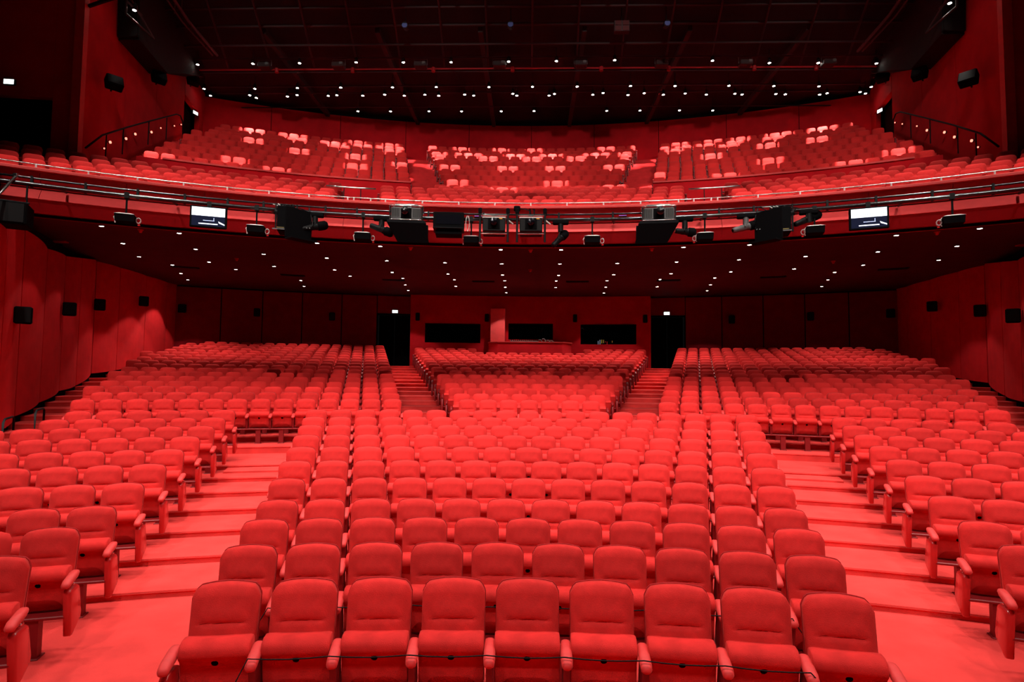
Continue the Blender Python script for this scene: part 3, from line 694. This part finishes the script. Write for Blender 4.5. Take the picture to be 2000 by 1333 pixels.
# narrow lamps of the same row, picking out single seats of the middle balcony rows
for i, x in enumerate((-13.2, -11.4, -9.6, -7.4, -5.0, -3.0, -1.0, 1.0, 3.0, 5.0, 7.4, 9.6, 11.4, 13.2)):
    row = (6, 7, 6, 8, 4, 6, 5, 4, 6, 7, 6, 8, 6, 7)[i]; y = 21.3 - abs(x) * .15
    if abs(x) < 6: row = (4, 6, 5, 7, 4, 6)[i % 6]
    e = empty('ceiling_spotlight', (x, y, 17.1)); tagd(e, 'narrow spotlight of the ceiling grid aimed at the middle balcony rows', 'spotlight', 'narrow spotlights over the balcony')
    meshobj('lamp_can', can_me, e); meshobj('lamp_disc', disc2_me, e)
    t_ = Vector((x * 1.05, 22.0, 0)).normalized(); a_ = math.atan2(x * 1.05, math.sqrt(BR[row] ** 2 - (x * 1.05) ** 2)); t_ = Vector((BR[row] * math.sin(a_), YB + BR[row] * math.cos(a_) - .05, BZ[row] + .92)); dd = (t_ - Vector((x, y, 17.05))).length
    spot('spot_beam', (x, y, 17.05), t_, 300 * dd * dd, math.degrees(2 * math.atan(.55 / dd)), .35, .03)
for x, y in ((-10.63, 20.75), (-3.82, 18.42), (0, 18.69), (0, 22.74), (3.82, 18.42), (10.63, 20.75), (11.1, 16.19), (-11.1, 16.19)):
    z = soff(math.hypot(x, y - YB)) - .001
    e = empty('smoke_detector', (x, y, z)); tagd(e, 'small red disc detector on the dark underside of the balcony', 'detector', 'detectors under the balcony')
    MB().tube([(0, 0, 0), (0, 0, -.05), (0, 0, -.09)], [.05, .05, .03], 10).build('cap', 'detector_red', e, True)
    MB().tube([(0, 0, .0), (0, 0, -.015)], .075, 10).build('base', 'detector_red', e)
for x, y in ((-13.8, 22.9), (-10.2, 24.75), (-6.1, 25.9), (-2.1, 26.1), (2.1, 26.0), (6.0, 25.5), (10.1, 24.55), (13.76, 22.5)):
    z = soff(math.hypot(x, y - YB))
    e = empty('air_grille', (x, y, z), -math.atan2(x, y - YB)); tagd(e, 'black rectangular air grille in the underside of the balcony', 'air grille', 'air grilles under the balcony')
    MB().box(-.5, .5, -.16, .16, -.02, .02).build('frame', 'black', e)
    for i in range(4): MB().box(-.46, .46, -.12 + i * .07, -.09 + i * .07, -.04, -.02).build('louvre', 'black_metal', e)

# ------------------------------------------------------------------ rails of the balcony
rl = empty('balcony_rail', polB(24.6, 0, 7.66)); tagd(rl, 'thin silver handrail on short posts along the balcony front', 'handrail')
RO = polB(24.6, 0, 7.66)
o = MB().tube([polB(24.62, a, 7.715) for a in frange(-37, 37, 90)], .017, 6).build('rail', 'rail_metal', rl, True); o.location = -RO
angs = [2.48 * i for i in range(-14, 15)] + [-12.0, -10.9, 12.0, 10.9]
for a in angs:
    p = polB(24.62, a, 0); o = MB().tube([(p.x, p.y, 7.60), (p.x, p.y, 7.72)], .022, 6).build('post', 'pale_cover', rl); o.location = -RO
for s in (-1, 1):
    g = empty('guard_rail', polB(24.8, s * 12.2, 7.66)); tagd(g, 'short silver guard rail before the %s gap in the front balcony rows' % ('stage-left' if s < 0 else 'stage-right'), 'guard rail')
    O = polB(24.8, s * 12.2, 7.66)
    o = MB().tube([polB(24.8, s * a, 8.06) for a in (10.6, 11.6, 12.7, 13.85)], .028, 8).build('rail', 'rail_metal', g, True); o.location = -O
    for a in (11.6, 12.7):
        p = polB(24.8, s * a, 0); o = MB().tube([(p.x, p.y, 7.60), (p.x, p.y, 8.05)], .014, 6).build('post', 'black_metal', g); o.location = -O
    # stair rail along the upper side wall
    h = empty('stair_rail', (s * 15.0, 22, 10)); tagd(h, 'dark handrail climbing the stair along the %s balcony side wall' % ('stage-left' if s < 0 else 'stage-right'), 'handrail')
    pth = [(13.95, 17.6, 9.6), (14.2, 18.6, 10.42), (14.66, 20.44, 11.5), (15.22, 22.67, 12.75), (15.83, 25.11, 14.1), (15.95, 25.6, 14.25), (16.02, 25.9, 14.1), (16.04, 26.0, 13.1)]
    o = MB().tube([(s * x, y, z) for x, y, z in pth], .03, 6).build('rail', 'black_metal', h, True); o.location = (-s * 15.0, -22, -10)
    for x, y, z in ((14.28, 18.9, 10.6), (14.57, 20.09, 11.3), (15.11, 22.23, 12.5), (15.56, 24.03, 13.45)):
        o = MB().tube([(s * x, y, z - .95), (s * x, y, z)], .022, 6).build('post', 'black_metal', h); o.location = (-s * 15.0, -22, -10)
    for i, (x, y, z) in enumerate(((14.77, 19.39, 10.29), (14.87, 19.79, 10.67), (15.15, 20.96, 11.28), (15.32, 21.69, 11.76), (15.68, 23.16, 12.46), (15.89, 24.06, 13.02), (16.26, 25.57, 13.77), (16.40, 26.3, 14.15))):
        e = empty('step_light', (s * (x - .05), y, z)); tagd(e, 'small glowing red step light beside the balcony side stair', 'step light', 'step lights of the balcony stairs')
        r = .05 if i in (1, 4, 3, 2) else .028
        MB().tube([(0, 0, 0), (-s * .03, 0, 0)], r, 8).build('lens', 'step_glow', e); MB().tube([(s * .04, 0, 0), (0, 0, 0)], r * 1.25, 8).build('bezel', 'black_metal', e)
# parapet nose of the side blocks and hand loops by the stalls outer aisle
for i, (R, a) in enumerate(((21.85, -25.9), (22.75, -25.35))):
    for s in (1, -1):
        p = polS(R - .3, a * s, LZ[9 + i]); e = empty('hand_loop', p, math.radians(a * s) * -1)
        tagd(e, 'bent metal grab rail at the outer end of the %s row of side stalls' % ORD[10 + i], 'grab rail', 'grab rails of the side stalls')
        MB().tube([(0, -.45, .0), (0, -.45, 1.12), (0, -.38, 1.18), (0, .0, 1.2), (0, .06, 1.16), (0, .06, .95)], .02, 6).build('loop', 'black_metal', e, True)
        MB().tube([(0, -.45, 0), (0, -.45, .02)], .06, 8).build('foot_plate', 'black_metal', e)

# ------------------------------------------------------------------ loudspeakers, exit signs
def speaker(p, face, w_, h_, d_, label, group, tilt=0):
    e = empty('wall_speaker', p, face); e.rotation_euler = (tilt, 0, face); tagd(e, label, 'loudspeaker', group)
    MB().rbox(-w_ / 2, w_ / 2, -d_, 0, -h_ / 2, h_ / 2, .03).build('cabinet', 'black', e)
    MB().box(-w_ / 2 + .03, w_ / 2 - .03, -d_ - .012, -d_, -h_ / 2 + .03, h_ / 2 - .03).build('grille', 'black_metal', e)
    MB().tube([(0, 0, 0), (0, .22, 0)], .03, 6).build('bracket', 'black_metal', e)
for s in (-1, 1):
    for x, y, z in ((12.9, 14.34, 3.99), (14.82, 18.17, 4.56), (16.43, 21.59, 5.1), (17.0, 24.92, 5.65), (17.77, 28.98, 5.79)):
        speaker((s * (x - .28), y - .12, z), -s * math.radians(38), .36, .42, .24, 'square black loudspeaker mounted on the panelled stalls side wall', 'loudspeakers on the stalls side walls')
    for a, z in ((20.02, 5.73), (14.85, 5.65)):
        speaker(polS(41.3, s * a, z), -math.radians(s * a), .3, .42, .22, 'black loudspeaker on the dark rear wall of the stalls', 'loudspeakers on the rear stalls wall')
    for x, y, z in ((14.72, 19.29, 12.38), (15.58, 22.92, 14.46), (16.62, 27.0, 16.44)):
        speaker((s * (x - .35), y - .1, z), -s * math.radians(50), .5, .42, .34, 'dark loudspeaker high on the balcony side wall', 'loudspeakers on the balcony side walls', math.radians(-25))
    # exit signs
    for (p, face, lab) in ((polS(41.35, s * 10.28, 6.03), -math.radians(s * 10.28), 'glowing exit sign over the black double door of the stalls'), (Vector((s * 16.5, 17.6, 11.72)), -s * math.radians(8), 'glowing exit sign over the wide black balcony doorway'), (Vector((s * 17.1, 28.6, 15.75)), -s * math.radians(75), 'glowing exit sign by the top door of the balcony side stair')):
        e = empty('exit_sign', p, face); tagd(e, lab, 'exit sign', 'exit signs')
        MB().rbox(-.17, .17, -.06, .02, -.10, .10, .015).build('housing', 'black_metal', e)
        MB().box(-.145, .145, -.068, -.06, -.075, .075).build('sign_face', 'exit_glow', e)
for a, z in ((-8.55, 5.72), (-3.3, 5.73), (3.44, 5.74), (8.68, 5.7)):
    speaker(polS(40.85, a, z), -math.radians(a), .22, .42, .2, 'slim dark loudspeaker on the control booth wall', 'loudspeakers on the control booth')

# ------------------------------------------------------------------ lighting bar before the balcony
bar = empty('lighting_bar', polB(23.8, 0, 7.0)); tagd(bar, 'curved double black pipe hung before the balcony front', 'lighting bar')
BO = polB(23.8, 0, 7.0)
o = MB().tube([polB(23.8, a, 7.145) for a in frange(-31, 37, 84)], .027, 8).build('upper_pipe', 'tube_metal', bar, True); o.location = -BO
o = MB().tube([polB(23.76, a, 6.985) for a in frange(-37, 37, 90)], .052, 8).build('lower_pipe', 'tube_metal', bar, True); o.location = -BO
for a in [-29.5, -27, -24.4, -21.9, -19.5, -17.4, -13.6, -11.6, -6.9, -3.2, 1.9, 5.5, 12.3, 14.4, 18.6, 21.2, 24, 26.8, 29.5]:
    p = polB(23.8, a, 0); o = MB().box(-.025, .025, -.045, .045, 6.93, 7.19, Matrix.Translation((p.x, p.y, 0)) @ Matrix.Rotation(-math.radians(a), 4, 'Z')).build('bracket', 'black_metal', bar); o.location = -BO
for a in frange(-34, 34, 12):
    o = MB().tube([polB(23.8, a, 7.0), polB(24.7, a, 7.12)], .03, 6).build('stay', 'black_metal', bar); o.location = -BO
pole = empty('chrome_pole', polB(23.8, -30.2, 7.15)); tagd(pole, 'pale metal pole leaning off the far end of the lighting bar', 'pole')
MB().tube([(0, 0, 0), (.17, -.57, -.6), (.3, -1.1, -1.15)], .03, 8).build('tube', 'rail_metal', pole, True)
MB().rbox(-.05, .05, -.05, .05, -.05, .05, .01).build('coupler', 'rail_metal', pole)

def dev(name, a, label, cat, group=None, z=6.985, R=23.76):
    e = empty(name, polB(R, a, z), -math.radians(a)); return tagd(e, label, cat, group)
def floodlight(a, side, zdrop=.60):
    e = dev('hanging_floodlight', a, 'black floodlight with pale top and a coil of cable, hung from the bar', 'floodlight', 'floodlights hung from the lighting bar')
    MB().tube([(0, 0, -.04), (0, 0, -zdrop + .12)], .022, 8).build('drop_pole', 'black_metal', e)
    MB().box(-.05, .05, -.06, .06, -.07, .07).build('clamp', 'black_metal', e)
    z = -zdrop
    MB().loft([[(-.20, -.2, z - .1), (.20, -.2, z - .1), (.20, .2, z - .1), (-.20, .2, z - .1)], [(-.21, -.22, z + .07), (.21, -.22, z + .07), (.21, .22, z + .07), (-.21, .22, z + .07)]]).build('housing', 'black', e)
    MB().loft([[(-.22, -.23, z + .07), (.22, -.23, z + .07), (.22, .23, z + .07), (-.22, .23, z + .07)], [(-.12, -.14, z + .11), (.12, -.14, z + .11), (.12, .14, z + .11), (-.12, .14, z + .11)]]).build('top_cover', 'pale_cover', e)
    y = MB().tube([(-.22, 0, z - .12), (-.25, 0, z + .02), (-.2, 0, z + .09)], .016, 6); y.build('yoke', 'pale_cover', e)
    pts = [(side * .27 + .05 * math.cos(t), .04 * math.sin(t * .37), z - .03 + .07 * math.sin(t)) for t in frange(0, 6.28 * 4, 36)]
    MB().tube(pts, .011, 5).build('cable_coil', 'cable_white', e, True)
    MB().tube([(side * .28, 0, z - .12), (side * .28, 0, z - .15)], .03, 8).build('connector', 'detector_red', e)
for a, s, zd in ((-24.93, 1, .58), (-17.77, 1, .58), (-11.18, 1, .60), (-4.01, 1, .60), (4.14, 1, .58), (11.4, -1, .58), (17.87, -1, .56), (24.91, -1, .58)): floodlight(a, s, zd)
def profile(a, p0, p1, label_extra, mt='black_metal'):
    e = dev('profile_spotlight', a, 'black profile spotlight %s, hung from the bar' % label_extra, 'spotlight', 'profile spotlights hung from the lighting bar')
    MB().rbox(-.22, .22, -.09, .09, -.13, -.03, .02).build('mount_block', 'black', e)
    MB().tube([(0, -.02, -.12), (0, -.02, -.34)], .075, 10).build('swivel_column', mt, e)
    p0, p1 = Vector(p0), Vector(p1); d = p1 - p0
    def at(t): return p0 + d * t
    MB().tube([at(0), at(.06), at(.3), at(.31), at(.55), at(.56), at(.62)], [.06, .075, .075, .085, .085, .10, .10], 10).build('lens_barrel', mt, e, True)
    MB().tube([at(.62), at(.66), at(.92), at(1)], [.10, .125, .125, .09], 10).build('lamp_house', 'black', e, True)
    MB().tube([at(-.01), at(.0)], .05, 10).build('lens', 'lens', e)
    MB().tube([at(.45) + Vector((0, -.12, 0)), at(.45) + Vector((0, -.1, .12)), Vector((0, -.02, -.3)), at(.5) + Vector((0, .1, .12)), at(.5) + Vector((0, .12, 0))], .018, 6).build('yoke', mt, e)
profile(-14.22, (-.33, -.18, -.52), (.30, .10, -.30), 'pointing down beside the angled projector')
profile(-9.98, (-.30, -.05, -.28), (.32, -.1, -.50), 'pointing up beside the boxed projector')
profile(2.02, (-.22, -.2, -.78), (.16, .15, -.32), 'tipped steeply down next to the twin projectors')
profile(10.15, (-.26, -.1, -.40), (.28, .05, -.44), 'lying level beside the boxed projector')
profile(13.9, (-.34, -.16, -.48), (.34, .08, -.27), 'with a bright barrel aimed across the stalls', 'grey_body')
profile(17.55, (-.34, -.1, -.40), (.28, .15, -.10), 'raised close under the pipe by the rig')

def big_projector(a, s):
    e = dev('boxed_projector', a, 'large grey projector over a black board, %s' % ('beside the wide black cabinet' if s < 0 else 'beside the level spotlight'), 'projector', 'large projectors on the lighting bar')
    MB().rbox(-.40, .40, -.45, .35, -.16, .16, .02).build('body', 'grey_body', e)
    for x in (-.28, .28):
        v = MB()
        for i in range(7): v.box(x - .1 + i * .03, x - .085 + i * .03, -.465, -.45, -.12, .12)
        v.build('vent_grille', 'black_metal', e)
    MB().box(-.14, .14, -.47, -.44, -.15, .13).build('lens_plate', 'black', e)
    MB().tube([(s * .03, -.45, .03), (s * .03, -.62, .03), (s * .03, -.60, .03)], [.10, .10, .07], 14).build('lens', 'lens', e, True)
    MB().tube([(s * .03, -.60, .03), (s * .03, -.63, .03), (s * .03, -.63, .03), (s * .03, -.6, .03)], [.105, .105, .085, .085], 14).build('lens_ring', 'tube_metal', e, True)
    for z in (-.19, .19):
        MB().tube([(-.45, -.42, z), (-.42, -.48, z), (.42, -.48, z), (.45, -.42, z), (.45, .3, z), (-.45, .3, z), (-.45, -.42, z)], .018, 6).build('frame_tube', 'chrome', e, True)
    for x in (-.43, .43): MB().tube([(x, -.45, -.19), (x, -.45, .19)], .018, 6).build('frame_post', 'black_metal', e)
    MB().tube([(-.35, -.3, .19), (-.3, -.3, .27), (.3, -.3, .27), (.42, -.3, .14)], .016, 6).build('top_hoop', 'chrome', e, True)
    MB().box(.0, .10, .1, .2, .16, .42).build('hanging_post', 'grey_body', e)
    MB().loft([[(-.50, -.52, -.22), (.50, -.52, -.22), (.50, -.48, -.20), (-.50, -.48, -.20)], [(-.50 + s * -.04, -.60, -.30), (.50 + s * -.04, -.60, -.30), (.5, -.56, -.30), (-.5, -.56, -.30)], [(-.42 - s * .20, -.35, -.78), (.42 - s * .20, -.35, -.78), (.42 - s * .2, -.31, -.78), (-.42 - s * .2, -.31, -.78)]]).build('blackout_board', 'black', e)
    MB().box(-s * .56 - .03, -s * .56 + .03, -.4, -.1, -.62, -.30).build('side_flap', 'black', e)
big_projector(-8.31, -1); big_projector(8.43, 1)
e = dev('black_cabinet', -5.51, 'wide black equipment cabinet with a shelf between the projectors', 'cabinet')
MB().rbox(-.42, .42, -.35, .25, -.34, .10, .015).build('body', 'black', e)
MB().box(-.34, .34, -.36, -.35, -.24, .02).build('screen', 'lens', e)
MB().box(-.42, .42, -.42, .2, -.36, -.345).build('shelf', 'black_metal', e)
MB().box(-.36, .36, -.3, .2, -.50, -.40).build('lower_tray', 'black', e)
pts = [(.52 + .05 * math.cos(t), -.3 + .02 * math.sin(t * .7), -.2 + .22 * math.sin(t)) for t in frange(0, 6.28 * 5, 50)]
MB().tube(pts, .010, 5).build('cable_bundle', 'cable_white', e, True)
def framed_projector(a, lab):
    e = dev('framed_projector', a, lab, 'projector', 'twin projectors on the lighting bar')
    MB().rbox(-.31, .31, -.4, .3, -.42, -.05, .02).build('body', 'black_metal', e)
    MB().box(-.16, .16, -.42, -.40, -.36, -.08).build('lens_plate', 'black', e)
    MB().tube([(0, -.42, -.18), (0, -.54, -.18), (0, -.52, -.18)], [.10, .10, .07], 12).build('lens', 'lens', e, True)
    MB().box(.14, .23, -.412, -.40, -.085, -.06).build('badge', 'amber', e)
    MB().box(-.32, .32, -.41, .3, -.05, -.03).build('top_plate', 'pale_cover', e)
    for x in (-.38, .38):
        MB().tube([(x, -.38, -.72), (x, -.38, .22)], .030, 6).build('frame_post', 'black_metal', e)
        MB().box(x - .05, x + .05, -.43, -.33, .08, .20).build('clamp', 'black', e)
    MB().tube([(-.40, -.38, -.49), (.40, -.38, -.49)], .018, 6).build('bottom_rail', 'chrome', e)
    MB().tube([(-.40, -.38, .02), (.40, -.38, .02)], .02, 6).build('top_rail', 'chrome', e)
    MB().tube([(.40, -.3, -.1), (.47, -.3, -.15), (.53, -.3, -.2)], .022, 6).build('cable_arm', 'cable_white', e)
framed_projector(-2.47, 'dark projector in a tube frame next to the black equipment cabinet')
framed_projector(.02, 'dark projector in a tube frame below the small camera')
e = dev('stage_camera', -.93, 'small black camera on a bent arm above the lighting bar', 'camera', None, 7.30)
MB().rbox(-.09, .09, -.12, .12, -.05, .06, .02).build('body', 'black', e); MB().tube([(.09, 0, 0), (.25, .02, .0), (.36, .02, -.05)], .014, 6).build('arm', 'tube_metal', e, True)
for x in (.36, .48): MB().tube([(x, .02, -.18), (x, .02, -.03), (x, .02, 0)], [.02, .02, .03], 8).build('clamp', 'black_metal', e)
for a in (-3.55, 6.15):
    e = dev('led_batten', a, 'short violet led strip between the bar pipes, %s' % ('beside a framed dark projector' if a < 0 else 'beside a large grey projector'), 'led strip', None, 7.06)
    MB().box(-.11, .11, -.06, .02, -.012, .016).build('housing', 'black_metal', e)
    for i in range(7): MB().box(-.10 + i * .03, -.085 + i * .03, -.066, -.06, 0, .012).build('led', 'led_violet', e)
def rig(a, s):
    e = dev('angled_projector', a, 'big black projector turned sideways behind a black board, %s' % ('next to a lowered spotlight' if s < 0 else 'next to a raised spotlight'), 'projector', 'angled projectors on the lighting bar')
    M = Matrix.Rotation(-s * math.radians(62), 4, 'Z')
    MB().rbox(-.22, .22, -.3, .3, -.62, .05, .02).build('body', 'black', e)
    b = MB(); b.box(-.38, .38, -.025, .025, -.80, .0, Matrix.Translation((-s * .32, -.28, -.02)) @ Matrix.Rotation(-s * math.radians(38), 4, 'Z')); b.build('side_board', 'black', e)
    b = MB(); b.box(-.38, .38, -.3, .02, -.83, -.79, Matrix.Translation((-s * .32, -.28, -.05)) @ Matrix.Rotation(-s * math.radians(38), 4, 'Z')); b.build('bottom_board', 'black', e)
    MB().box(-.20 + s * .12, .10 + s * .12, -.34, -.26, -.60, -.575).build('chrome_foot', 'chrome', e)
    for x in (-.26, .26): MB().tube([(x, -.2, -.6), (x, -.2, .12)], .022, 6).build('frame_post', 'black_metal', e)
    MB().box(-.12 + s * .1, .06 + s * .1, -.31, -.30, -.55, -.53).build('label_strip', 'gold_dim', e)
    random.seed(int(a * 10) & 255)
    for i in range(7):
        x0 = random.uniform(-.5, .3); pts = [(x0, -.15, .10), (x0 + random.uniform(-.1, .25), -.25, random.uniform(-.02, .12)), (x0 + random.uniform(0, .4), -.2, random.uniform(-.12, .05)), (x0 + random.uniform(.1, .5), -.1, .02)]
        MB().tube(pts, .013, 5).build('cable', 'black_metal' if i % 3 else 'cable_white', e, True)
    MB().tube([(-s * .55, -.05, .1), (-s * .62, -.1, -.2), (-s * .6, -.1, -.5)], .02, 6).build('safety_arm', 'black_metal', e, True)
    for x, z in ((-.62, -.56), (-.55, -.56)): MB().tube([(s * x, -.50, z), (s * x, -.52, z)], .016, 8).build('knob', 'chrome', e)
    MB().tube([(s * .02 - .35 * -s * -1, -.15, -.28), (s * .3, -.2, -.1)], [.05, .06], 8).build('small_lamp', 'black_metal', e, True)
rig(-15.94, -1); rig(15.94, 1)
# monitors
mat('screen_white', (.8, .87, 1), .3, .3, emit=(.80, .90, 1), estr=1.25)
mat('screen_blue', (.5, .6, .9), .3, .3, emit=(.38, .52, .85), estr=.8)
mat('screen_navy', (.002, .003, .012), .5, .05, emit=(.012, .018, .06), estr=.35)
def monitor(a, s):
    e = dev('monitor', a, 'flat monitor showing the stage, hung %s' % ('on the side of the hanging loudspeaker' if s < 0 else 'on the side without the loudspeaker'), 'monitor', 'monitors on the lighting bar', 6.985, 23.70)
    zc = -.37
    MB().rbox(-.43, .43, -.06, .03, zc - .28, zc + .28, .015).build('bezel', 'black', e)
    MB().box(-.05, .05, 0, .05, -.1, .05).build('hanger', 'black_metal', e)
    sc = MB().box(-.385, .385, -.064, -.060, zc - .24, zc + .24).build('screen', 'screen_navy', e)
    MB().box(-.385, .385, -.067, -.064, zc + .02, zc + .24).build('bright_backdrop', 'screen_white', sc)
    t = MB()
    for i in range(16):
        x = -.37 + i * .048; h = .02 + .03 * abs(math.sin(i * 1.7)) + (.05 if i > 12 else .02 if i < 3 else 0)
        t.box(x, x + .022, -.0685, -.067, zc + .07, zc + .075 + h)
    t.build('backdrop_pattern', 'screen_blue', sc)
    MB().box(-.22, .22, -.067, -.064, zc - .195, zc - .17).build('stage_edge', 'screen_white', sc)
    MB().box(-.12, .14, -.067, -.064, zc - .105, zc - .09).build('stage_line', 'screen_blue', sc)
    MB().box(.12, .135, -.067, -.064, zc - .10, zc - .02).build('stage_post', 'screen_blue', sc)
    MB().prism([(.23, zc - .10), (.25, zc - .15), (.38, zc - .20), (.38, zc - .17)], -.067, -.064, 'y').build('stage_corner', 'screen_white', sc)
monitor(-20.5, -1); monitor(20.75, 1)
e = dev('hanging_loudspeaker', -30.2, 'bulky black loudspeaker hung on chains at the end of the lighting bar', 'loudspeaker', None, 6.9)
MB().rbox(-.55, .30, -.3, .4, -.95, -.42, .03).build('cabinet', 'black', e)
MB().box(-.5, .25, -.32, -.30, -.9, -.47).build('grille', 'black_metal', e)
for x in (-.3, .22): MB().tube([(x, 0, .05), (x, 0, -.25), (x * 1.1, 0, -.44)], .02, 6).build('hanging_chain', 'black_metal', e)
MB().tube([(-.5, 0, -.36), (.28, 0, -.38)], .025, 6).build('spreader_bar', 'black_metal', e)

# ------------------------------------------------------------------ wires strung over the front armrests
def wire(pts, label):
    P = [polS(r, a, z) for r, a, z in pts]
    e = empty('barrier_wire', P[0]); tagd(e, label, 'wire')
    fine = []
    for A, B in zip(P[:-1], P[1:]):
        for i in range(4):
            t = i / 4; q = A.lerp(B, t); q.z -= .012 * math.sin(math.pi * t); fine.append(q)
    fine.append(P[-1])
    o = MB().tube(fine, .0045, 5).build('wire', 'black_metal', e, True); o.location = -P[0]
    return e
arm_a = [math.degrees((i + .5 - 4) * SP / LR[0]) for i in range(8)]
wire([(12.72, -9.6, .10)] + [(13.03, a - .05, .715) for a in arm_a] + [(13.06, 8.4 + .6, .55), (13.3, 9.6, .3)], 'thin black wire strung over the armrests of the front row')
arm_b = [math.degrees((i + .5 - 4.5) * SP / LR[1]) for i in range(9)]
wire([(13.75, -9.6, .4), (13.92, arm_b[0], .71)] + [(13.94 + (.03 if i % 2 else -.02), a, .70 - (.0)) for i, a in enumerate(arm_b[1:])] + [(13.9, 9.4, .5)], 'thin black wire strung over the armrests of the second row')
